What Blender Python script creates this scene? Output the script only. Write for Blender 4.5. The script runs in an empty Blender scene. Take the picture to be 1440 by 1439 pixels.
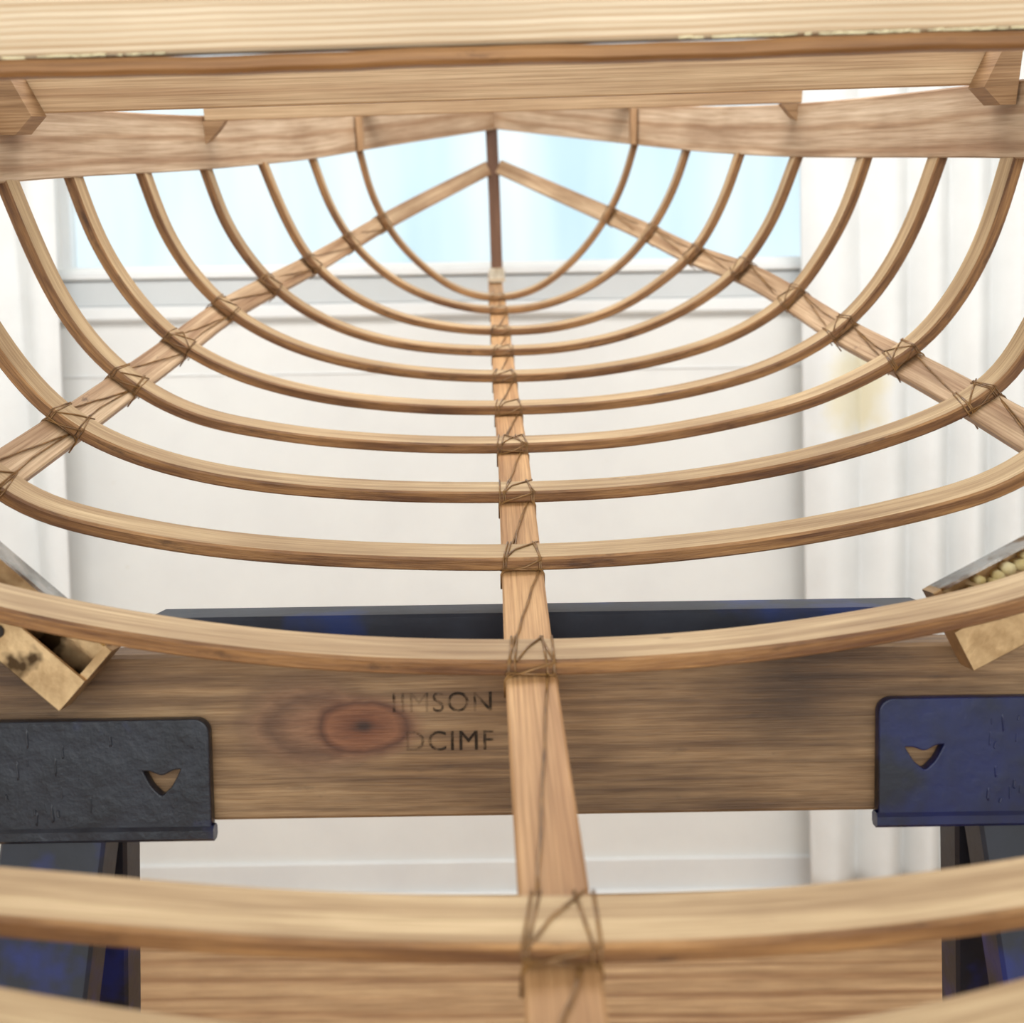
import bpy, math, random
from mathutils import Vector, Matrix
random.seed(7)
F=1440.0
PITCH=math.radians(4); ROLL=math.radians(0.9)
WALL_Y=3.32
scene=bpy.context.scene
try:
    scene.view_settings.view_transform='Standard'
    scene.view_settings.look='None'
except Exception: pass

# ---------------------------------------------------------------- camera geometry
fwd=Vector((0,math.cos(PITCH),-math.sin(PITCH)))
U=Vector((0,math.sin(PITCH),math.cos(PITCH))); X=Vector((1,0,0))
right=X*math.cos(ROLL)-U*math.sin(ROLL)
up=X*math.sin(ROLL)+U*math.cos(ROLL)
def ray(x,y): return right*((x-720)/F)+up*((720-y)/F)+fwd
r=ray(720,1258); t=WALL_Y/r.y
CAMZ=-t*r.z
CAM=Vector((0,0,CAMZ))
cd=bpy.data.cameras.new('camera'); cam=bpy.data.objects.new('camera',cd)
scene.collection.objects.link(cam); scene.camera=cam
M=Matrix(((right.x,up.x,-fwd.x,0),(right.y,up.y,-fwd.y,0),(right.z,up.z,-fwd.z,CAMZ),(0,0,0,1)))
cam.matrix_world=M
cd.sensor_width=36; cd.lens=36; cd.clip_start=0.02
cd.dof.use_dof=True; cd.dof.focus_distance=1.08; cd.dof.aperture_fstop=5.2
# boat frame
Yb=ray(693,180).normalized()
Zb=(Vector((0,0,1))-Yb*Yb.z).normalized()
Xb=Yb.cross(Zb)
HEEL=math.radians(1.0)
Zb=(Zb*math.cos(HEEL)-Xb*math.sin(HEEL)).normalized(); Xb=Yb.cross(Zb)
MB=Matrix(((Xb.x,Yb.x,Zb.x,0),(Xb.y,Yb.y,Zb.y,0),(Xb.z,Yb.z,Zb.z,CAMZ),(0,0,0,1)))
def bray(x,y):
    r=ray(x,y); return Vector((r.dot(Xb),r.dot(Yb),r.dot(Zb)))
def bplane(x,y,d):
    r=bray(x,y); return r*(d/r.y)
H=0.4
def keel(x,y,h=H):
    r=bray(x,y); return r*(-h/r.z)
def wplane(x,y,Y):
    r=ray(x,y); return CAM+r*(Y/r.y)

# ---------------------------------------------------------------- materials
def newmat(name):
    m=bpy.data.materials.new(name); m.use_nodes=True
    nt=m.node_tree; b=nt.nodes['Principled BSDF']; return m,nt,b
def srgb(c):
    return tuple(((v/255)/12.92 if v/255<=0.04045 else ((v/255+0.055)/1.055)**2.4) for v in c)+(1,)
def N(nt,t,**k):
    n=nt.nodes.new(t)
    for a,v in k.items(): setattr(n,a,v)
    return n
def ramp(nt,stops):
    n=N(nt,'ShaderNodeValToRGB'); e=n.color_ramp.elements
    while len(e)<len(stops): e.new(0.5)
    for i,(p,c) in enumerate(stops):
        e[i].position=p; e[i].color=c
    return n
def noise(nt,vec,scale,sx=1,sy=1,sz=1,detail=4,rough=.55,loc=(0,0,0)):
    mp=N(nt,'ShaderNodeMapping'); mp.inputs['Scale'].default_value=(sx,sy,sz)
    mp.inputs['Location'].default_value=loc
    nt.links.new(vec,mp.inputs['Vector'])
    n=N(nt,'ShaderNodeTexNoise'); n.inputs['Scale'].default_value=scale
    n.inputs['Detail'].default_value=detail; n.inputs['Roughness'].default_value=rough
    nt.links.new(mp.outputs[0],n.inputs['Vector']); return n.outputs['Fac']
def mix(nt,fac,a,b,mode='MIX'):
    n=N(nt,'ShaderNodeMixRGB',blend_type=mode)
    for i,v in enumerate((fac,a,b)):
        if hasattr(v,'is_linked') or isinstance(v,bpy.types.NodeSocket): nt.links.new(v,n.inputs[i])
        else: n.inputs[i].default_value=v
    return n.outputs[0]
def wood(name,light,dark,spot=None,spotpos=.64,rough=.55,su=2.5,sv=70,blotch=0.35,bump=.25,spotsoft=.1,ring=0,fineamt=.8,ringdist=5,ringcol=(.62,.48,.36,1)):
    m,nt,b=newmat(name)
    uv=N(nt,'ShaderNodeTexCoord').outputs['UV']
    a=noise(nt,uv,1,su,sv,1,5,.6)
    fine=noise(nt,uv,1,su*5,sv*7,1,3,.6)
    bl=noise(nt,uv,1,6,14,1,3,.5,(3,7,0))
    rp=ramp(nt,[(.36,srgb(light)),(.64,srgb(dark))]); nt.links.new(a,rp.inputs[0])
    col=rp.outputs[0]
    fr=ramp(nt,[(.40,(1,1,1,1)),(.66,(.60,.52,.43,1))]); nt.links.new(fine,fr.inputs[0])
    col=mix(nt,fineamt,col,fr.outputs[0],'MULTIPLY')
    br=ramp(nt,[(.38,(1.0,1.0,1.0,1)),(.66,(.54,.45,.36,1))]); nt.links.new(bl,br.inputs[0])
    col=mix(nt,blotch,col,br.outputs[0],'MULTIPLY')
    if ring:
        mp=N(nt,'ShaderNodeMapping'); mp.inputs['Scale'].default_value=(.35,1,1); mp.inputs['Rotation'].default_value=(0,0,.006)
        nt.links.new(uv,mp.inputs[0])
        w=N(nt,'ShaderNodeTexWave',bands_direction='Y'); w.inputs['Scale'].default_value=ring
        w.inputs['Distortion'].default_value=ringdist; w.inputs['Detail'].default_value=2
        w.inputs['Detail Scale'].default_value=.4
        nt.links.new(mp.outputs[0],w.inputs[0])
        wr=ramp(nt,[(.0,(1,1,1,1)),(.7,(.95,.93,.9,1)),(1,ringcol)]); nt.links.new(w.outputs['Fac'],wr.inputs[0])
        col=mix(nt,.75,col,wr.outputs[0],'MULTIPLY')
    if spot:
        s=noise(nt,uv,1,14,45,1,5,.65,(11,3,0))
        sr=ramp(nt,[(spotpos,(0,0,0,1)),(min(1,spotpos+spotsoft),(1,1,1,1))]); nt.links.new(s,sr.inputs[0])
        col=mix(nt,sr.outputs[0],col,srgb(spot))
    nt.links.new(col,b.inputs['Base Color'])
    b.inputs['Roughness'].default_value=rough
    bp=N(nt,'ShaderNodeBump'); bp.inputs['Strength'].default_value=bump; bp.inputs['Distance'].default_value=.002
    nt.links.new(fine,bp.inputs['Height']); nt.links.new(bp.outputs[0],b.inputs['Normal'])
    return m
def plain(name,c,rough=.5,metal=0,var=None,scale=20,bump=0,spots=None):
    m,nt,b=newmat(name)
    o=N(nt,'ShaderNodeTexCoord').outputs['Object']
    a=noise(nt,o,scale,1,1,1,5,.6)
    c2=var or tuple(v*.88 for v in c)
    rp=ramp(nt,[(.38,srgb(c)),(.68,srgb(c2))]); nt.links.new(a,rp.inputs[0])
    col=rp.outputs[0]
    if spots:
        s=noise(nt,o,spots[1],1,1,1,4,.6,(5,2,9))
        sr=ramp(nt,[(spots[2],(0,0,0,1)),(spots[2]+.08,(1,1,1,1))]); nt.links.new(s,sr.inputs[0])
        col=mix(nt,sr.outputs[0],col,srgb(spots[0]))
    nt.links.new(col,b.inputs['Base Color'])
    b.inputs['Roughness'].default_value=rough; b.inputs['Metallic'].default_value=metal
    if bump:
        bp=N(nt,'ShaderNodeBump'); bp.inputs['Strength'].default_value=bump; bp.inputs['Distance'].default_value=.004
        nt.links.new(a,bp.inputs['Height']); nt.links.new(bp.outputs[0],b.inputs['Normal'])
    return m
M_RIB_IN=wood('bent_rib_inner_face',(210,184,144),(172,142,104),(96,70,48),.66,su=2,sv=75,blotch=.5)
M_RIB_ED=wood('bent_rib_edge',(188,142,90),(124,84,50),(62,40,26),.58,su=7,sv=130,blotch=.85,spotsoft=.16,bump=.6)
M_KEEL=wood('keelson_cedar',(210,168,120),(178,134,90),None,su=1.5,sv=60,blotch=.4)
M_STR=wood('stringer_cedar',(216,188,154),(168,132,98),(98,72,54),.67,su=1.5,sv=60,blotch=.6)
M_GUN=wood('gunwale_cedar',(222,200,174),(194,166,138),(140,106,80),.72,su=1.2,sv=25,blotch=.45,ring=9)
M_BEAM=wood('deck_beam_cedar',(224,194,156),(198,162,124),None,su=1,sv=50,blotch=.3)
M_BOARD=wood('thwart_board_fir',(236,220,192),(212,188,154),None,su=.8,sv=120,blotch=.2,fineamt=.3,ring=75,ringdist=2.0,ringcol=(.68,.50,.35,1))
M_TRIM=wood('thwart_trim_oiled',(184,138,88),(138,98,60),(92,62,38),.6,su=2,sv=80,blotch=.6)
M_STEM=wood('stem_wood',(132,96,74),(92,64,48),None,su=2,sv=60)
M_FLOOR=wood('floor_planks_wood',(210,172,128),(178,138,96),None,su=1.2,sv=45,blotch=.4,ring=3)
M_CORD=plain('waxed_lashing_cord',(146,108,62),.3,0,(96,66,38),60)

# ---------------------------------------------------------------- mesh helpers
def link(o,parent=None):
    scene.collection.objects.link(o)
    if parent: o.parent=parent
    return o
def empty(name):
    e=bpy.data.objects.new(name,None); e.empty_display_size=.1
    scene.collection.objects.link(e); return e
class MB_:
    def __init__(s): s.v=[];s.f=[];s.uv=[];s.mi=[]
    def sweep(s,pts,As,Bs,sec,mats,closed=True,caps=True,uoff=None,smooth=False):
        n=len(sec); base=len(s.v); u=random.random()*20 if uoff is None else uoff
        per=[0]
        for i in range(n): 
            a=Vector(sec[i]);b=Vector(sec[(i+1)%n]); per.append(per[-1]+(a-b).length)
        us=[]
        for i,p in enumerate(pts):
            if i: u+=(p-pts[i-1]).length
            us.append(u)
            for a,b in sec: s.v.append(p+As[i]*a+Bs[i]*b)
        vo=random.random()*5
        for i in range(len(pts)-1):
            for j in range(n if closed else n-1):
                k=(j+1)%n
                s.f.append((base+i*n+j,base+i*n+k,base+(i+1)*n+k,base+(i+1)*n+j))
                s.uv.append(((us[i],vo+per[j]),(us[i],vo+per[j+1]),(us[i+1],vo+per[j+1]),(us[i+1],vo+per[j])))
                s.mi.append(mats[j] if isinstance(mats,(list,tuple)) else mats)
        if caps and closed:
            for i in (0,len(pts)-1):
                idx=list(range(n)); 
                if i==0: idx=idx[::-1]
                s.f.append(tuple(base+i*n+j for j in idx))
                s.uv.append(tuple((us[i]+sec[j][0],vo+sec[j][1]) for j in idx))
                s.mi.append(mats[0] if isinstance(mats,(list,tuple)) else mats)
    def obj(s,name,mats,parent=None,smooth=False,recalc=True):
        me=bpy.data.meshes.new(name); me.from_pydata([tuple(v) for v in s.v],[],s.f)
        ul=me.uv_layers.new(name='UVMap'); k=0
        for fi,p in enumerate(me.polygons):
            p.material_index=s.mi[fi]; p.use_smooth=smooth
            for j in range(len(s.f[fi])): ul.data[p.loop_start+j].uv=s.uv[fi][j]
        for m in mats: me.materials.append(m)
        if recalc:
            import bmesh
            bm=bmesh.new(); bm.from_mesh(me); bmesh.ops.recalc_face_normals(bm,faces=bm.faces); bm.to_mesh(me); bm.free()
        return link(bpy.data.objects.new(name,me),parent)
def rect(a0,a1,b0,b1,c=.0015):
    return [(a0+c,b0),(a1-c,b0),(a1,b0+c),(a1,b1-c),(a1-c,b1),(a0+c,b1),(a0,b1-c),(a0,b0+c)]
def box(mb,x0,x1,y0,y1,z0,z1,mi=0,c=.0015,axis='x'):
    if axis=='x':
        mb.sweep([Vector((x0,0,0)),Vector((x1,0,0))],[Vector((0,1,0))]*2,[Vector((0,0,1))]*2,rect(y0,y1,z0,z1,c),mi)
    elif axis=='z':
        mb.sweep([Vector((0,0,z0)),Vector((0,0,z1))],[Vector((1,0,0))]*2,[Vector((0,1,0))]*2,rect(x0,x1,y0,y1,c),mi)
    else:
        mb.sweep([Vector((0,y0,0)),Vector((0,y1,0))],[Vector((1,0,0))]*2,[Vector((0,0,1))]*2,rect(x0,x1,z0,z1,c),mi)
def spline(pts,n=80,smooth=6):
    P=[Vector(p) for p in pts]; t=[0]
    for i in range(1,len(P)): t.append(t[-1]+max(1e-6,(P[i]-P[i-1]).length))
    m=[]
    for i in range(len(P)):
        if i==0: m.append((P[1]-P[0])/(t[1]-t[0]))
        elif i==len(P)-1: m.append((P[-1]-P[-2])/(t[-1]-t[-2]))
        else:
            d0=(P[i]-P[i-1])/(t[i]-t[i-1]); d1=(P[i+1]-P[i])/(t[i+1]-t[i])
            h0=t[i]-t[i-1];h1=t[i+1]-t[i]; m.append((d0*h1+d1*h0)/(h0+h1))
    out=[];k=0
    for j in range(n):
        s=t[-1]*j/(n-1)
        while k<len(P)-2 and s>t[k+1]: k+=1
        h=t[k+1]-t[k]; x=(s-t[k])/h
        out.append(P[k]*(2*x**3-3*x*x+1)+m[k]*h*(x**3-2*x*x+x)+P[k+1]*(-2*x**3+3*x*x)+m[k+1]*h*(x**3-x*x))
    for _ in range(smooth):
        o=out[:]
        for j in range(1,n-1): o[j]=out[j]*.5+(out[j-1]+out[j+1])*.25
        out=o
    return out
def tube(mb,pts,r=.0014,mi=0,n=6,closed=False):
    pts=[Vector(p) for p in pts]
    As=[];Bs=[]
    for i,p in enumerate(pts):
        a=pts[max(0,i-1)];b=pts[min(len(pts)-1,i+1)]
        T=(b-a).normalized() if (b-a).length>1e-9 else Vector((0,0,1))
        ref=Vector((0,0,1)) if abs(T.z)<.85 else Vector((1,0,0))
        A=T.cross(ref).normalized(); As.append(A); Bs.append(T.cross(A))
    sec=[(r*math.cos(2*math.pi*k/n),r*math.sin(2*math.pi*k/n)) for k in range(n)]
    mb.sweep(pts,As,Bs,sec,mi)

# ================================================================= BOAT
boat=empty('canoe_frame'); boat.matrix_world=MB
RW=.038; RT=.014
ribs_px=[
 (815,1602,[(-250,1490),(0,1536),(250,1572),(500,1595),(815,1602),(1080,1590),(1350,1550),(1600,1480)]),
 (790,1360,[(0,1322),(250,1345),(500,1358),(790,1362),(1000,1357),(1200,1343),(1440,1312)]),
 (745,951,[(0,880),(120,905),(250,925),(400,942),(600,952),(745,953),(900,948),(1050,936),(1200,916),(1330,893),(1440,868)]),
 (735,804,[(0,720),(100,750),(230,777),(380,794),(550,803),(735,805),(900,797),(1060,780),(1200,757),(1330,727),(1440,694)]),
 (727,708,[(0,520),(35,570),(90,612),(170,650),(290,683),(450,702),(600,709),(727,709),(880,702),(1040,682),(1170,655),(1290,618),(1390,575),(1440,535)]),
 (722,638,[(-8,258),(30,350),(75,440),(120,500),(170,545),(250,590),(380,620),(540,636),(722,639),(880,630),(1020,607),(1150,573),(1235,535),(1300,495),(1360,425),(1405,340),(1443,222)]),
 (715,585,[(88,250),(125,345),(165,410),(235,485),(310,528),(420,562),(560,581),(715,585),(860,577),(990,556),(1100,522),(1190,470),(1250,405),(1300,315),(1334,222)]),
 (710,539,[(190,245),(225,335),(265,395),(320,448),(400,492),(500,521),(600,535),(710,539),(830,532),(940,512),(1040,478),(1115,430),(1165,365),(1203,295),(1228,222)]),
 (706,502,[(280,240),(310,318),(350,378),(395,423),(460,462),(540,488),(620,499),(706,502),(800,496),(890,476),(975,438),(1045,385),(1090,320),(1130,222)]),
 (704,473,[(362,232),(390,300),(430,370),(480,415),(550,450),(630,468),(704,473),(780,468),(860,446),(930,405),(985,355),(1022,290),(1048,218)]),
 (701,443,[(433,225),(460,295),(495,350),(540,392),(600,424),(650,438),(701,443),(760,437),(830,410),(885,370),(925,320),(955,262),(972,212)]),
 (698,424,[(500,213),(518,275),(550,335),(590,378),(640,412),(698,425),(755,412),(805,375),(850,320),(880,262),(898,204)]),
]
rd=[keel(x,y).y for x,y,_ in ribs_px]
pts2=[]
for i,(kx,ky,pl) in enumerate(ribs_px):
    pts2.append([Vector((q.x,0,q.z)) for q in (bplane(x,y,rd[i]) for x,y in pl)])
tmpl=pts2[5]
GL=[Vector((p[0].x,rd[i],p[0].z)) for i,p in enumerate(pts2)]
GR=[Vector((p[-1].x,rd[i],p[-1].z)) for i,p in enumerate(pts2)]
for i in range(4,-1,-1):
    p=pts2[i]
    off_l=-.004*(5-i)**.5; off_r=.006*(5-i)**.5
    L=[Vector((q.x+off_l,0,q.z)) for q in tmpl if q.x<0]
    R=[Vector((q.x+off_r,0,q.z)) for q in tmpl if q.x>0]
    L=[q for q in L if q.x<p[0].x-.012 and q.z>p[0].z+.02]
    R=[q for q in R if q.x>p[-1].x+.012 and q.z>p[-1].z+.02]
    pts2[i]=L+p+R
    GL[i]=Vector((pts2[i][0].x,rd[i],pts2[i][0].z)); GR[i]=Vector((pts2[i][-1].x,rd[i],pts2[i][-1].z))
# ribs aft of the camera carry on with the same section
aft=[.10,-.10,-.30,-.50]
for k,d in enumerate(aft):
    pts2.insert(0,[q.copy() for q in tmpl]); rd.insert(0,d)
    GL.insert(0,Vector((tmpl[0].x-.008,d,tmpl[0].z))); GR.insert(0,Vector((tmpl[-1].x+.01,d,tmpl[-1].z)))
NR=len(rd)
rib_curves=[]
for i in range(NR):
    c=spline(pts2[i],110,14 if i<9 else 8)
    rib_curves.append(c)
def rib_frames(c):
    ns=[];ts=[]
    for j in range(len(c)):
        T=(c[min(len(c)-1,j+1)]-c[max(0,j-1)]).normalized()
        ts.append(T); ns.append(Vector((T.z,0,-T.x)))
    return ts,ns
Yv=Vector((0,1,0))
for i in range(NR):
    c=rib_curves[i]; ts,ns=rib_frames(c)
    pts=[Vector((q.x,rd[i],q.z)) for q in c]
    mb=MB_()
    sec=rect(-RT,0,0,RW,.0022)
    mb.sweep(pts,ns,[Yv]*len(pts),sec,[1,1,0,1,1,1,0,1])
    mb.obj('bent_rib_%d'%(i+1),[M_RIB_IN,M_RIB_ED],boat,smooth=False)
# keelson
kpx=[(795,1400),(768,1150),(746,950),(735,803),(727,708),(722,638),(715,585),(710,539),(707,502),(704,473),(702,443),(698,415),(696,388)]
kp=[keel(x,y) for x,y in kpx]
BOWY=keel(695,382).y
first=kp[0]; kp=[Vector((first.x,-.66,-H)),Vector((first.x,-.1,-H))]+kp+[Vector((kp[-1].x,BOWY,-H))]
kc=spline(kp,90,10)
for q in kc: q.z=-H-.0006
KW=.020
mb=MB_()
mb.sweep(kc,[Vector((1,0,0))]*len(kc),[Vector((0,0,1))]*len(kc),rect(-KW,KW,-.018,0,.002),0)
mb.obj('keelson',[M_KEEL],boat)
def keelx(y):
    return min(kc,key=lambda q:abs(q.y-y)).x
# stem
sx=bplane(696,300,BOWY).x
mb=MB_()
mb.sweep([Vector((sx,BOWY+.02,-H-.02)),Vector((sx,BOWY+.02,-.2)),Vector((sx-.003,BOWY+.02,.075))],[Vector((1,0,0))]*3,[Yv]*3,rect(-.017,.017,-.025,.03),0)
mb.obj('stem_post',[M_STEM],boat)
mb=MB_()
mb.sweep([Vector((sx,BOWY-.004,-H+.0)),Vector((sx,BOWY-.26,-H+.004))],[Vector((1,0,0))]*2,[Vector((0,0,1))]*2,rect(-.022,.022,0,.01),0)
mb.obj('stem_knee',[wood('pale_spruce',(236,222,198),(214,196,168),None,su=2,sv=50)],boat)
# gunwales
bowL=bplane(690,183,BOWY); bowR=bplane(700,182,BOWY)
def gunwale(G,bow,sgn,name):
    pts=[Vector((G[0].x,-.66,G[0].z))]+[g for g in sorted(G,key=lambda q:q.y)]+[bow]
    c=spline(pts,90,12); n=len(c)
    mb=MB_()
    As=[];Bs=[]
    for j in range(n):
        T=(c[min(n-1,j+1)]-c[max(0,j-1)]).normalized()
        A=T.cross(Vector((0,0,1))).normalized(); As.append(A); Bs.append(Vector((0,0,1)))
    mb.sweep(c,As,Bs,rect(-.013,.013,0,.088,.002),0)
    mb.obj(name,[M_GUN],boat); return c
gl=gunwale(GL,bowL,-1,'gunwale_port'); gr=gunwale(GR,bowR,1,'gunwale_starboard')
def gx(c,y): return min(c,key=lambda q:abs(q.y-y))
# stringers
def nearest(i,pt):
    c=rib_curves[i]; j=min(range(len(c)),key=lambda k:(c[k].x-pt.x)**2+(c[k].z-pt.z)**2)
    ts,ns=rib_frames(c); return Vector((c[j].x,rd[i],c[j].z)),ts[j],ns[j]
lpx={15:(538,312),14:(490,345),13:(432,378),12:(380,402),11:(308,448),10:(238,490),9:(165,540),8:(78,600)}
rpx={15:(862,308),14:(918,332),13:(982,360),12:(1045,385),11:(1115,425),10:(1190,465),9:(1275,512),8:(1385,572)}
def stringer(px,bowpx,name):
    P=[];Nn=[]
    cr={}
    for i,(x,y) in px.items(): cr[i]=nearest(i,bplane(x,y,rd[i]))
    base=cr[8][0]
    for i in range(8):
        cr[i]=nearest(i,Vector((base.x*(1+.004*(8-i)),0,base.z-.004*(8-i) if i>3 else base.z-.016)))
    idx=sorted(cr)
    p0,t0,n0=cr[0]
    P=[Vector((p0.x,-.66,p0.z))+n0*.0005]; Nn=[n0]
    for i in idx:
        p,t,n=cr[i]; P.append(p+n*.0005+Vector((0,RW/2,0))); Nn.append(n)
    bp=bplane(bowpx[0],bowpx[1],BOWY); P.append(bp); Nn.append(Nn[-1])
    c=spline(P,100,10)
    ys=[q.y for q in P]
    As=[];Bs=[];n=len(c)
    for j,q in enumerate(c):
        k=0
        while k<len(ys)-2 and q.y>ys[k+1]: k+=1
        f=min(1,max(0,(q.y-ys[k])/(ys[k+1]-ys[k])))
        nn=(Nn[k]*(1-f)+Nn[k+1]*f).normalized()
        T=(c[min(n-1,j+1)]-c[max(0,j-1)]).normalized()
        nn=(nn-T*nn.dot(T)).normalized()
        As.append(nn); Bs.append(T.cross(nn))
    mb=MB_(); mb.sweep(c,As,Bs,rect(0,.014,-.020,.020,.002),0)
    mb.obj(name,[M_STR],boat)
    return [cr[i] for i in idx]
SL=stringer(lpx,(688,236),'stringer_port'); SR=stringer(rpx,(700,234),'stringer_starboard')
# lashings
mb=MB_()
def lashing(p,T,n,d,hw):
    Z0=-RT-.0008; rr=.0010
    def W(a,y,nn): return p+T*a+Vector((0,y-p.y,0))+n*nn
    y0=d-.0010;y1=d+RW+.0010
    j=lambda s: random.uniform(-s,s)
    for s in (-1,1):
        for q in range(random.choice((2,2,3))):
            a=s*(hw-.001-q*.003)+j(.0012); a2=a-s*abs(j(.009))
            e=s*(hw+.0006)
            tube(mb,[W(e,y0-.001,.017),W(e,y0-.001,.002),W(a,y0,-.003),W(a+j(.001),y0,Z0),W(a2,y1,Z0),W(a2,y1,0),W(e,y1+.001,.003),W(e,y1+.001,.017)],rr)
    tube(mb,[W(-hw,y0,j(.001)),W(j(.004),y0-.0008,-.006+j(.002)),W(hw*.9,y0,-RT*.9)],rr)
    tube(mb,[W(-hw*random.uniform(.5,.95),y0,Z0),W(-.1*hw+j(.006),(y0+y1)/2,Z0-.0004),W(hw*random.uniform(.5,.95),y1,Z0)],rr)
    if random.random()<.6: tube(mb,[W(hw,y0-.0005,-.002),W(-hw,y0-.001,-.005+j(.003))],rr*.9)
    if random.random()<.3: tube(mb,[W(hw*.8,y0,Z0),W(hw*.2,(y0+y1)/2,Z0-.001),W(-hw*.6+j(.005),y1,Z0)],rr*.9)
def run(pA,TA,nA,dA,pB,TB,nB,dB,hw,off=.0012):
    s=random.uniform(.55,.95)
    a=pA-TA*(hw*s)+nA*(-off); a.y=dA+RW
    b=pB+TB*(hw*random.uniform(.5,.9))+nB*(-off); b.y=dB
    pts=[a.lerp(b,k/8)+TA*random.uniform(-.0007,.0007) for k in range(9)]
    tube(mb,pts,.0011)
    if random.random()<.7:
        a2=pA+TA*(hw*random.uniform(-.5,.9))+nA*(-off); a2.y=dA+RW
        tube(mb,[a2,a2*.6+b*.4-TA*.003,b],.0009)
kp_=[]
for i in range(NR):
    p=Vector((keelx(rd[i]),rd[i],-H)); kp_.append((p,Vector((1,0,0)),Vector((0,0,-1))))
for S in (kp_,SL,SR):
    for i in range(NR):
        p,T,n=S[i]
        q,T2,n2=nearest(i,p)
        if S is kp_: q=Vector((p.x,q.y,q.z))
        lashing(q,T2,n2,rd[i],.020)
        if i<NR-1:
            p2,T3,n3=S[i+1]
            run(p,T,n,rd[i],p2,T3,n3,rd[i+1],.018)
mb.obj('lashing_cord',[M_CORD],boat,smooth=True)
# deck beams between gunwales
def beam(name,px0,d,h,th,mat=M_BEAM,inset=.013,z=None):
    a=gx(gl,d);b=gx(gr,d)
    zz=z if z is not None else bplane(px0[0],px0[1],d).z
    mb=MB_(); box(mb,a.x+inset,b.x-inset,d,d+th,zz,zz+h); mb.obj(name,[mat],boat); return zz
d2=rd[9]+.05; zb2=beam('deck_beam_1',(700,140),d2,.045,.03)
d3=rd[12]; zb3=beam('deck_beam_2',(700,158),d3,.04,.03)
d4=rd[15]; zb4=beam('deck_beam_3',(700,158),d4,.04,.03)
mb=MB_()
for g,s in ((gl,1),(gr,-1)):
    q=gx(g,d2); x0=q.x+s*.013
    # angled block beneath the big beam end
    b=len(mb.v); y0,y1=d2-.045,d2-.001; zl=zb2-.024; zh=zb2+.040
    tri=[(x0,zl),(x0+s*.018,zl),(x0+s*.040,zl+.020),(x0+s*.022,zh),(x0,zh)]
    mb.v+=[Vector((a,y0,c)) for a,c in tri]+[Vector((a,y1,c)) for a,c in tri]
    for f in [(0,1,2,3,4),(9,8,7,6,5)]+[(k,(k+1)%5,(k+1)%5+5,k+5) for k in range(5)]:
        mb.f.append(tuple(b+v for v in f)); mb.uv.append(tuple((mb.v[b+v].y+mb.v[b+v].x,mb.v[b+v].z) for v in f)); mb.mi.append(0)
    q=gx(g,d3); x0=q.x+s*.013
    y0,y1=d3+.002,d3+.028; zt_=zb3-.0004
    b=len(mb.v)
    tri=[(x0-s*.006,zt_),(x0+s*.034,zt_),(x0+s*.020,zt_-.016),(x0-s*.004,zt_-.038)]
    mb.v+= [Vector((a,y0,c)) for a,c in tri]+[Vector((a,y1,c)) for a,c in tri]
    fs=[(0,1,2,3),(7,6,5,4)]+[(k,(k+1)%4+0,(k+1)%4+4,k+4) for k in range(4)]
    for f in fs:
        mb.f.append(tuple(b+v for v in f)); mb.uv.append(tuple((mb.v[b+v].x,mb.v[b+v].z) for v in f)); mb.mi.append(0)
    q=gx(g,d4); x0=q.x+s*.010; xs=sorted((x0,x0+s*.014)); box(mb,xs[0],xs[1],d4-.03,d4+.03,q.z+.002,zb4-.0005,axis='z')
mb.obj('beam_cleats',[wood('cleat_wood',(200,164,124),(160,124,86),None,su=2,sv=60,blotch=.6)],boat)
# near thwart: board plus oiled trim below
d1=.74
zt=bplane(720,90,d1).z; zt2=bplane(720,65,d1).z
pa=Vector((-.68,d1,zt)); pb=Vector((.70,d1,zt))
mb=MB_()
n=60
P=[pa.lerp(pb,k/(n-1))+Vector((0,0,.0006*math.sin(k*.5)+.0003*math.sin(k*1.7))) for k in range(n)]
mb.sweep(P,[Yv]*n,[Vector((0,0,1))]*n,rect(-.004,.03,0,zt2-zt,.003),0)
mb.obj('thwart_trim_strip',[M_TRIM],boat)
mb=MB_()
mb.sweep([pa+Vector((0,0,zt2-zt+.0012)),pb+Vector((0,0,zt2-zt+.0012))],[Yv]*2,[Vector((0,0,1))]*2,rect(0,.026,.0003,.085,.002),0)
mb.obj('thwart_board',[M_BOARD],boat)
# squeezed out glue beads along the joint
mb=MB_()
for k in range(170):
    x=random.uniform(.12,.42) if k%3 else random.uniform(-.42,-.22)
    rr=random.uniform(.0004,.0010)
    tube(mb,[Vector((x,d1-.0002,zt2+.0018)),Vector((x+rr*random.uniform(4,14),d1-.0002,zt2+.0018+random.uniform(-.0006,.0006)))],rr)
mb.obj('glue_beads',[plain('dried_glue',(236,224,184),.35)],boat,smooth=True)

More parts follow.
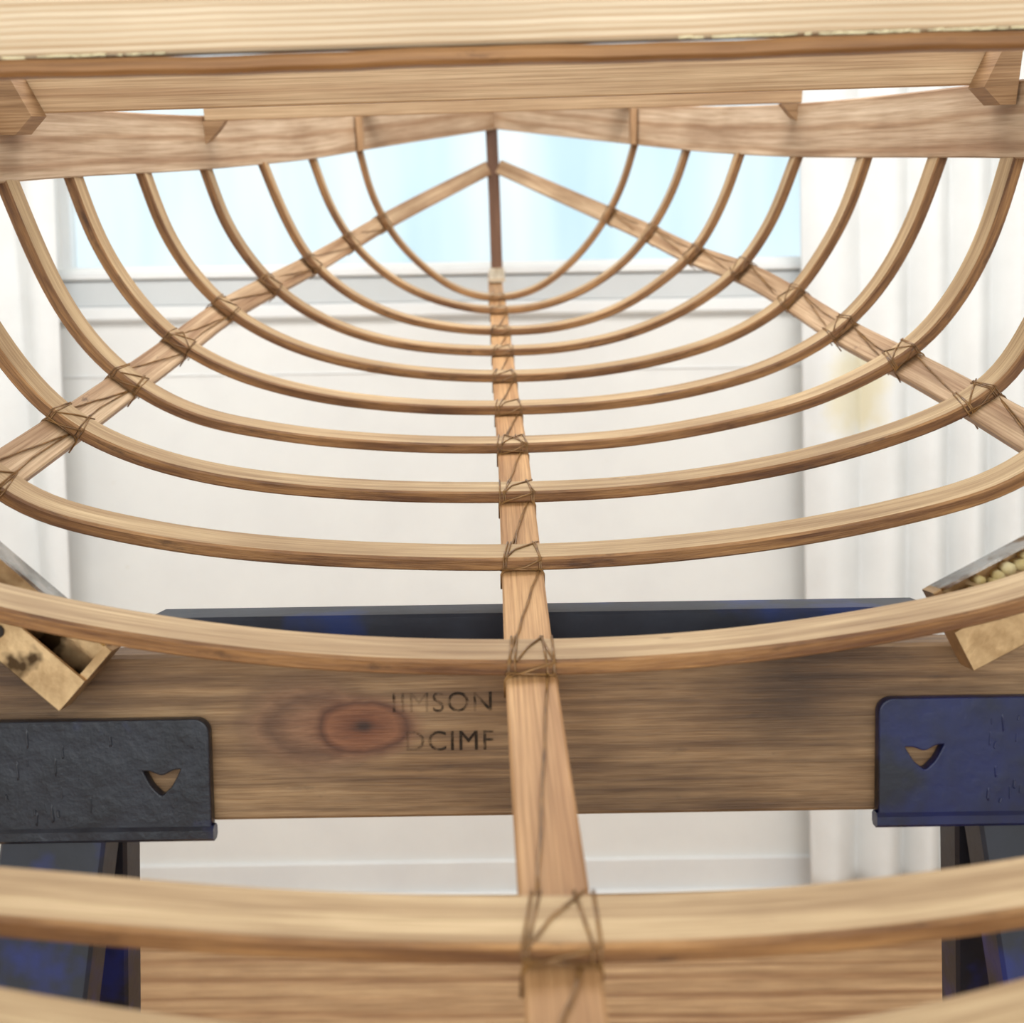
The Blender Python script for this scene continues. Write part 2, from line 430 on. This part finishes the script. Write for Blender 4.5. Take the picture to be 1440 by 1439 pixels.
# ================================================================= SAWHORSE
saw=empty('sawhorse')
BY=.86
p_t=wplane(720,914,BY); p_b=wplane(765,1148,BY)
def knotwood():
    m=wood('weathered_lumber',(176,144,106),(124,96,68),(58,42,30),.62,su=4,sv=110,blotch=.8,spotsoft=.25,bump=.5)
    nt=m.node_tree; b=nt.nodes['Principled BSDF']
    lk=b.inputs['Base Color'].links[0].from_socket
    o=N(nt,'ShaderNodeTexCoord').outputs['Object']
    def ell(px,py,sx_,sz_,dx=0,amp=.35,ns=14,det=4):
        k=wplane(px,py,BY)
        mp=N(nt,'ShaderNodeMapping'); mp.inputs['Location'].default_value=(-(k.x+dx)*sx_,0,-k.z*sz_); mp.inputs['Scale'].default_value=(sx_,0,sz_)
        nt.links.new(o,mp.inputs[0])
        nz=N(nt,'ShaderNodeTexNoise'); nz.inputs['Scale'].default_value=ns; nz.inputs['Detail'].default_value=det; nt.links.new(o,nz.inputs['Vector'])
        ln=N(nt,'ShaderNodeVectorMath',operation='LENGTH'); nt.links.new(mp.outputs[0],ln.inputs[0])
        ad=N(nt,'ShaderNodeMath',operation='MULTIPLY_ADD'); nt.links.new(nz.outputs['Fac'],ad.inputs[0]); ad.inputs[1].default_value=amp
        nt.links.new(ln.outputs['Value'],ad.inputs[2]); return ad.outputs[0]
    g=noise(nt,o,2.6,1,1,2.0,5,.6,(4.3,0,1.2))
    gr_=ramp(nt,[(.44,(1,1,1,1)),(.68,(.34,.30,.27,1))]); nt.links.new(g,gr_.inputs[0])
    col=mix(nt,.8,lk,gr_.outputs[0],'MULTIPLY')
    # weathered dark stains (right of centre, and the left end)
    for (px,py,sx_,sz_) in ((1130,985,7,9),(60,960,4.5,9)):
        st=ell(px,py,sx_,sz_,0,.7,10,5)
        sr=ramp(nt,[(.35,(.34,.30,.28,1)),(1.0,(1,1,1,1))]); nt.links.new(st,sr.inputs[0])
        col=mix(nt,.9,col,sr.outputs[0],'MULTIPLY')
    e=ell(508,1022,8.5,13,-.04,.6,9)
    core=ell(512,1022,15,24,0,.35,18)
    fr=noise(nt,o,60,.6,1,5,5,.65)
    ff=ramp(nt,[(.36,(1.0,1.0,1.0,1)),(.62,(.5,.43,.38,1))]); nt.links.new(fr,ff.inputs[0])
    hr=ramp(nt,[(.0,srgb((152,106,76))),(.45,srgb((142,104,78))),(.62,srgb((106,76,56))),(.72,srgb((138,104,78))),(.86,srgb((110,82,62))),(1,srgb((150,116,86)))]); nt.links.new(e,hr.inputs[0])
    mk=ramp(nt,[(.7,(.9,.9,.9,1)),(1.0,(0,0,0,1))]); nt.links.new(e,mk.inputs[0])
    halo=mix(nt,.7,hr.outputs[0],ff.outputs[0],'MULTIPLY')
    col=mix(nt,mk.outputs[0],col,halo)
    cr_=ramp(nt,[(.0,srgb((36,20,12))),(.24,srgb((60,34,20))),(.38,srgb((116,70,44))),(.62,srgb((140,92,62))),(.72,srgb((92,56,36))),(.82,srgb((130,90,64)))]); nt.links.new(core,cr_.inputs[0])
    ck=ramp(nt,[(.72,(1,1,1,1)),(.95,(0,0,0,1))]); nt.links.new(core,ck.inputs[0])
    kc_=mix(nt,.6,cr_.outputs[0],ff.outputs[0],'MULTIPLY')
    col=mix(nt,ck.outputs[0],col,kc_)
    nt.links.new(col,b.inputs['Base Color'])
    return m
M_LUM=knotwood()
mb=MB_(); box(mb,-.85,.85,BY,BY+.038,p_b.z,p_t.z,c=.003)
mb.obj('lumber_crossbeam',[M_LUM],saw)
PY=.975
M_NAVY=plain('navy_black_paint',(24,28,42),.45,0,(12,15,26),14,.3,((14,30,96),7,.54))
q1=wplane(720,863,PY)
mb=MB_(); xl=wplane(205,860,PY).x; xr=wplane(1312,840,PY).x
box(mb,xl,xr,PY,PY+.06,p_t.z-.02,q1.z,c=.003)
mb.obj('painted_rail',[plain('navy_rail_paint',(36,42,56),.5,0,(20,24,38),12,.4,((20,42,96),5,.56))],saw)
for s in (-1,1):
    mb=MB_(); xx=s*.30; box(mb,xx-.02,xx+.02,BY+.038,PY,p_t.z-.06,p_t.z-.015); mb.obj('rail_spacer_%d'%(s+2),[M_NAVY],saw)
def plate(name,x0,x1,z0,z1,hole,Y,mat,roundleft):
    cu=bpy.data.curves.new(name+'_c','CURVE'); cu.dimensions='2D'; cu.fill_mode='BOTH'; cu.extrude=.004; cu.bevel_depth=.0012; cu.bevel_resolution=2
    rr=.011
    def add(pts):
        s=cu.splines.new('POLY'); s.points.add(len(pts)-1)
        for i,(a,b) in enumerate(pts): s.points[i].co=(a,b,0,1)
        s.use_cyclic_u=True
    out=[(x0,z0),(x1,z0)]
    def arc(cx,cz,a0,a1): return [(cx+rr*math.cos(a0+(a1-a0)*k/6),cz+rr*math.sin(a0+(a1-a0)*k/6)) for k in range(7)]
    out+=arc(x1-rr,z1-rr,0,math.pi/2)+arc(x0+rr,z1-rr,math.pi/2,math.pi)
    add(out)
    h=[]
    n=len(hole)
    for i in range(n):
        a=Vector(hole[i]);p=Vector(hole[(i-1)%n]);q=Vector(hole[(i+1)%n])
        A=a.lerp(p,.3);B=a.lerp(q,.3)
        for k in range(5):
            tt=k/4; h.append(tuple((A*(1-tt)**2+a*2*tt*(1-tt)+B*tt*tt)))
    add(h)
    ob=bpy.data.objects.new(name+'_c',cu); scene.collection.objects.link(ob)
    dg=bpy.context.evaluated_depsgraph_get(); me=bpy.data.meshes.new_from_object(ob.evaluated_get(dg))
    scene.collection.objects.unlink(ob); bpy.data.objects.remove(ob)
    me.transform(Matrix.Translation((0,Y,0))@Matrix.Rotation(math.pi/2,4,'X'))
    me.name=name; me.materials.clear(); me.materials.append(mat)
    return link(bpy.data.objects.new(name,me),saw)
M_BRK=plain('bracket_black_enamel',(32,35,46),.34,.0,(16,18,27),26,.6,((26,34,78),9,.58))
M_BRKB=plain('bracket_navy_enamel',(12,26,86),.34,.0,(12,18,48),11,.5,((16,20,36),7,.53))
PYb=BY-.0055
def bracket(px,hole,side,mat):
    (x0,y0,x1,y1)=px
    a=wplane(x0,y1,PYb); b=wplane(x1,y0,PYb)
    hl=[(wplane(x,y,PYb).x,wplane(x,y,PYb).z) for x,y in hole]
    o=plate('bracket_plate_'+side,a.x,b.x,a.z,b.z,hl,PYb,mat,True)
    mb=MB_()
    box(mb,a.x-.003,b.x+.003,PYb-.008,PYb+.005,a.z-.012,a.z+.001,c=.003)
    fy=PYb-.0045
    for k in range(46):
        x=random.uniform(a.x+.01,b.x-.006); z=random.uniform(a.z+.006,b.z-.012)
        if min((x-h[0])**2+(z-h[1])**2 for h in hl)<.0012: continue
        r_=random.uniform(.0006,.0014); L=random.uniform(.004,.022)
        tube(mb,[Vector((x,fy+.001,z+L/2)),Vector((x,fy-.0005,z+L/4)),Vector((x+random.uniform(-.001,.001),fy-.0007,z-L/4)),Vector((x,fy+.001,z-L/2))],r_,n=8)
    mb.obj('bracket_flange_'+side,[mat],saw,smooth=False)
    return a,b,o
la,lb,o1=bracket((-160,1012,293,1168),[(200,1081),(214,1081),(230,1088),(247,1079),(260,1078),(246,1106),(230,1121),(214,1106)],'left',M_BRK)
ra,rb,o2=bracket((1234,977,1640,1142),[(1266,1047),(1282,1047),(1297,1053),(1313,1044),(1328,1043),(1314,1069),(1298,1084),(1281,1071)],'right',M_BRKB)
def leg(name,x_in_top,x_out_top,xin_bot,xout_bot,Ytop,Ybot,ztop,mat):
    mb=MB_()
    w=(x_out_top-x_in_top)
    c0=Vector(((x_in_top+x_out_top)/2,Ytop,ztop)); c1=Vector(((xin_bot+xout_bot)/2,Ybot,.0))
    hw=abs(w)/2
    mb.sweep([c0,c0.lerp(c1,.3),c1],[Vector((1,0,0))]*3,[Vector((0,1,0))]*3,rect(-hw,hw,-.019,.019,.003),0)
    mb.obj(name,[mat],saw)
zt_=la.z-.004
lx=wplane(154,1200,BY).x; rx=wplane(1372,1170,BY).x
leg('leg_front_left',lx,lx-.09,lx-.13,lx-.22,BY+.014,BY-.16,zt_,M_NAVY)
leg('leg_rear_left',lx,lx-.09,lx-.13,lx-.22,BY+.06,BY+.30,zt_+.02,M_NAVY)
leg('leg_front_right',rx+.09,rx,rx+.22,rx+.13,BY+.014,BY-.16,ra.z-.004,M_NAVY)
leg('leg_rear_right',rx+.09,rx,rx+.22,rx+.13,BY+.06,BY+.30,ra.z+.016,M_NAVY)
# lumber stamp (worn)
def inkmat():
    m,nt,b=newmat('faded_stamp_ink'); b.inputs['Base Color'].default_value=srgb((50,38,28)); b.inputs['Roughness'].default_value=.9
    o=N(nt,'ShaderNodeTexCoord').outputs['Object']; nz=noise(nt,o,75,1,1,1,4,.7); big=noise(nt,o,24,1,1,1,2,.5,(1,2,3))
    a=N(nt,'ShaderNodeMath',operation='ADD'); nt.links.new(nz,a.inputs[0]); nt.links.new(big,a.inputs[1])
    rp=ramp(nt,[(.46,(.45,.45,.45,1)),(.56,(.06,.06,.06,1))])
    dv=N(nt,'ShaderNodeMath',operation='MULTIPLY'); nt.links.new(a.outputs[0],dv.inputs[0]); dv.inputs[1].default_value=.5
    nt.links.new(dv.outputs[0],rp.inputs[0]); nt.links.new(rp.outputs[0],b.inputs['Alpha']); return m
M_INK=inkmat()
def stamp(txt,px,py,size):
    cu=bpy.data.curves.new('stamp','FONT'); cu.body=txt; cu.size=size; cu.space_character=1.1
    ob=bpy.data.objects.new('t',cu); scene.collection.objects.link(ob)
    dg=bpy.context.evaluated_depsgraph_get(); me=bpy.data.meshes.new_from_object(ob.evaluated_get(dg))
    bpy.data.objects.remove(ob)
    import bmesh
    bm=bmesh.new()
    for k,(dx,dz) in enumerate(((0,0),(.0007,.0),(.0004,.0005))):
        m2=me.copy(); p=wplane(px,py,BY-.0003-.0001*k)+Vector((dx,0,dz))
        m2.transform(Matrix.Translation(p)@Matrix.Rotation(math.pi/2,4,'X')); bm.from_mesh(m2)
    m3=bpy.data.meshes.new('stamp_'+txt); bm.to_mesh(m3); bm.free()
    m3.materials.clear(); m3.materials.append(M_INK)
    for p in m3.polygons: p.material_index=0
    link(bpy.data.objects.new('lumber_stamp_'+txt.lower(),m3),saw)
stamp('IIMSON',549,1003,.0245); stamp('DCIMF',568,1057,.0245)

# metal cradle channels
M_STEEL=plain('galvanized_steel',(196,194,190),.25,.9,(84,78,70),22,.3,((130,96,52),14,.54))
M_BRASS=plain('zinc_yellow_steel',(208,174,130),.30,.8,(140,106,68),22,.3,((70,50,28),16,.58))
M_FOAM=plain('cream_foam',(226,212,168),.9,0,(196,176,118),60)
M_BOLT=plain('dark_bolt',(40,30,22),.5,.4)
def channel(name,p0,p1,w,dep,foam):
    par=empty(name)
    T=(p1-p0).normalized(); A=Vector((-T.z,0,T.x)); 
    if A.z<0: A=-A
    Bv=Vector((0,1,0)); th=.0025
    sec=[(-w/2,0),(w/2,0),(w/2,-dep),(w/2-th,-dep),(w/2-th,-th),(-w/2+th,-th),(-w/2+th,-dep),(-w/2,-dep)]
    mb=MB_(); mb.sweep([p0,p1],[A]*2,[Bv]*2,sec,[0,0,0,1,1,1,0,0]); mb.obj('channel',[M_STEEL,M_BRASS],par)
    mb=MB_()
    mb.sweep([p1-T*.12,p1+T*.004],[A]*2,[Bv]*2,rect(-w/2-.004,-w*.02,-dep-.004,-dep-.0012,.0008),0)
    mb.sweep([p1-T*.003,p1+T*.004],[A]*2,[Bv]*2,rect(-w/2-.004,w/2,-dep-.0012,0,.0008),0)
    mb.obj('foot_plate',[M_BRASS],par)
    mb=MB_(); c=p1-T*.075-A*(w*.27)-Bv*(dep+.004)
    tube(mb,[c,c-Bv*.0015],.0055,n=14); mb.obj('bolt_hole',[M_BOLT],par)
    if foam:
        mb=MB_()
        for k in range(12):
            c=p1-T*(.012+.0085*k)+A*(w*.28+random.uniform(-.004,.004)); tube(mb,[c-Bv*.004,c-Bv*(dep*.8)+T*random.uniform(-.004,.004)],random.uniform(.003,.0055),n=8)
        mb.obj('foam_padding',[M_FOAM],par,smooth=True)
    return par
CY=.845
channel('cradle_channel',wplane(-150,702,CY),wplane(134,942,CY),.062,.022,False)
channel('cradle_channel',wplane(1640,712,CY),wplane(1328,876,CY),.068,.022,True)

# ================================================================= ROOM
M_WALL=plain('white_wall_paint',(238,238,235),.6,0,(232,232,230),3,0,((202,186,146),22,.72))
M_TRIMW=plain('white_trim_paint',(236,237,236),.5,0,(230,231,231),4)
M_SIDE=plain('side_wall_paint',(234,234,232),.7,0,(228,228,226),3)
wx0=wplane(78,300,WALL_Y).x; wx1=wplane(1175,300,WALL_Y).x
wz0=wplane(600,372,WALL_Y).z; wz1=CAMZ+1.4
def quadbox(name,x0,x1,y0,y1,z0,z1,mat,parent=None,axis='x',c=.001):
    mb=MB_(); box(mb,x0,x1,y0,y1,z0,z1,c=c,axis=axis); return mb.obj(name,[mat],parent)
RX=1.9; CH=CAMZ+1.6; T_=.12
mb=MB_()
box(mb,-RX,RX,WALL_Y,WALL_Y+T_,0,wz0,c=0.0001); box(mb,-RX,RX,WALL_Y,WALL_Y+T_,wz1,CH,c=.0001)
box(mb,-RX,wx0,WALL_Y,WALL_Y+T_,wz0,wz1,c=.0001); box(mb,wx1,RX,WALL_Y,WALL_Y+T_,wz0,wz1,c=.0001)
mb.obj('wall_back',[M_WALL])
quadbox('wall_left',-RX-.1,-RX,-2.2,WALL_Y+T_,0,CH,M_SIDE,axis='y')
quadbox('wall_right',RX,RX+.1,-2.2,WALL_Y+T_,0,CH,M_SIDE,axis='y')
quadbox('ceiling',-RX-.1,RX+.1,-2.2,WALL_Y+T_,CH,CH+.1,M_SIDE)
mb=MB_()
y=-2.2
while y<WALL_Y+T_:
    box(mb,-RX-.1,RX+.1,y,min(y+.138,WALL_Y+T_),-.03,0,c=.002); y+=.14
mb.obj('floor',[M_FLOOR])
win=empty('window_1')
fw=.03
def wb(n,x0,x1,y0,y1,z0,z1,m=M_TRIMW): quadbox(n,x0,x1,y0,y1,z0,z1,m,win,c=.003)
wb('frame_left',wx0,wx0+fw,WALL_Y+.03,WALL_Y+.08,wz0,wz1); wb('frame_right',wx1-fw,wx1,WALL_Y+.03,WALL_Y+.08,wz0,wz1)
wb('frame_bottom',wx0+fw,wx1-fw,WALL_Y+.03,WALL_Y+.08,wz0,wz0+.012); wb('frame_top',wx0+fw,wx1-fw,WALL_Y+.03,WALL_Y+.08,wz1-.05,wz1)
zz=lambda y: wplane(600,y,WALL_Y-.03).z
quadbox('sill',wx0-.1,wx1+.1,WALL_Y-.03,WALL_Y+.03,zz(387),zz(376),M_TRIMW,win,c=.004)
quadbox('apron',wx0-.06,wx1+.06,WALL_Y-.015,WALL_Y-.0005,zz(424),zz(388),plain('apron_paint',(208,211,212),.6,0,(202,206,207),3),win,c=.003)
quadbox('apron_moulding',wx0-.08,wx1+.08,WALL_Y-.03,WALL_Y-.0005,zz(446),zz(425),M_TRIMW,win,c=.008)
# real pane: slightly streaky frosted glass, dimmer vertical streaks
m,nt,b=newmat('window_glass')
o=N(nt,'ShaderNodeTexCoord').outputs['Object']
st=noise(nt,o,1,2.2,1,.35,3,.5,(2,0,0))
sr=ramp(nt,[(.4,(1,1,1,1)),(.7,(.80,.88,.92,1))]); nt.links.new(st,sr.inputs[0])
tr=N(nt,'ShaderNodeBsdfTransparent'); nt.links.new(sr.outputs[0],tr.inputs[0])
gls=N(nt,'ShaderNodeBsdfGlossy'); gls.inputs['Roughness'].default_value=.35
ms=N(nt,'ShaderNodeMixShader'); ms.inputs[0].default_value=.02
nt.links.new(tr.outputs[0],ms.inputs[1]); nt.links.new(gls.outputs[0],ms.inputs[2]); nt.links.new(ms.outputs[0],nt.nodes['Material Output'].inputs[0])
wb('glass',wx0+fw,wx1-fw,WALL_Y+.055,WALL_Y+.06,wz0+.012,wz1-.05,m)
zs=wplane(600,522,WALL_Y).z
quadbox('trim_1',-RX,RX,WALL_Y-.004,WALL_Y-.0003,zs-.006,zs,M_TRIMW)
quadbox('baseboard_back',-RX,RX,WALL_Y-.014,WALL_Y-.0003,0,.12,M_TRIMW,c=.004)
quadbox('trim_2',-RX,RX,WALL_Y-.032,WALL_Y-.0145,0,.02,M_TRIMW,c=.006)
def curtain(name,x0,x1,Y,z0,z1,folds,amp,mat,flare=0,seed=1):
    rs=random.Random(seed); nx=200;nz=30; ph=[rs.uniform(0,6.28) for _ in range(4)]
    v=[];f=[]
    for j in range(nz+1):
        tz=j/nz
        for i in range(nx+1):
            tx=i/nx
            x=x0+(x1-x0)*tx+flare*(1-tz)*(1-tx)
            a=amp*(.7+.3*(1-tz))
            w=math.sin(tx*folds*6.283+ph[0]+.6*math.sin(tz*2+ph[1])+1.2*math.sin(tx*5+ph[3]))
            w=(1-abs(w))*2-1
            yy=Y+a*w*1.1+.12*a*math.sin(tx*folds*2.3*6.28+ph[2]+tz)
            v.append((x,yy,z0+(z1-z0)*tz))
    for j in range(nz):
        for i in range(nx):
            k=j*(nx+1)+i; f.append((k,k+1,k+nx+2,k+nx+1))
    me=bpy.data.meshes.new(name); me.from_pydata(v,[],f); me.materials.append(mat)
    for p in me.polygons: p.use_smooth=True
    o=bpy.data.objects.new(name,me); link(o)
    md=o.modifiers.new('thickness','SOLIDIFY'); md.thickness=.003
    return o
def clothmat():
    m=plain('white_cotton_curtain',(236,237,236),.9,0,(230,231,230),6)
    nt=m.node_tree;b=nt.nodes['Principled BSDF']; lk=b.inputs['Base Color'].links[0].from_socket
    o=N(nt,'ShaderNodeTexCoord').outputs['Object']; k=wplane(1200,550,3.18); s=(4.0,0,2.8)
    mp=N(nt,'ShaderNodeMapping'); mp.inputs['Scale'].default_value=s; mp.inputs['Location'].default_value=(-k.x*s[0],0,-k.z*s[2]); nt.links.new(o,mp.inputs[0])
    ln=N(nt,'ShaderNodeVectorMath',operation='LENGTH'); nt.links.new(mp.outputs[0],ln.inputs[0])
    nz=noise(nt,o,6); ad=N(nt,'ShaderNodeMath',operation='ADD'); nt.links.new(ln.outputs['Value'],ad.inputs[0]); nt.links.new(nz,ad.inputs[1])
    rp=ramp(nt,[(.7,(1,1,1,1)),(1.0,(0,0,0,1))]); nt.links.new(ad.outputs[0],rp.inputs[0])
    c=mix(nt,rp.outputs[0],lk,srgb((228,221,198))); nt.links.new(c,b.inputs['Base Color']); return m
M_CUR=clothmat()
CYr=3.18
curtain('curtain',wplane(1122,300,CYr).x,RX-.05,CYr,.03,CH-.1,2.8,.042,M_CUR,.05,3)
curtain('curtain',-RX+.05,wplane(78,300,CYr).x,CYr,.03,CH-.1,2.0,.036,M_CUR,0,5)

# ================================================================= LIGHT
w=bpy.data.worlds.new('daylight'); scene.world=w; w.use_nodes=True
bg=w.node_tree.nodes['Background']; bg.inputs[0].default_value=(.80,.92,.96,1); bg.inputs[1].default_value=1.25
def area(name,loc,rot,sx,sy,e,col=(1,1,1)):
    l=bpy.data.lights.new(name,'AREA'); l.shape='RECTANGLE'; l.size=sx; l.size_y=sy; l.energy=e; l.color=col
    o=bpy.data.objects.new(name,l); o.location=loc; o.rotation_euler=rot; scene.collection.objects.link(o)
area('back_wall_fill',(0,2.0,CH-.03),(math.radians(18),0,0),3.0,1.6,78,(1,.99,.975))  # added fill, no lamp fitted here; brightens the back wall from overhead
area('front_fill',(0,-2.0,CAMZ+.3),(math.radians(90),0,0),3,2.2,54,(1,.98,.95))  # unseen fill added behind the camera to lift faces turned from the window
print('CAMZ',CAMZ,'rd',[round(v,3) for v in rd])
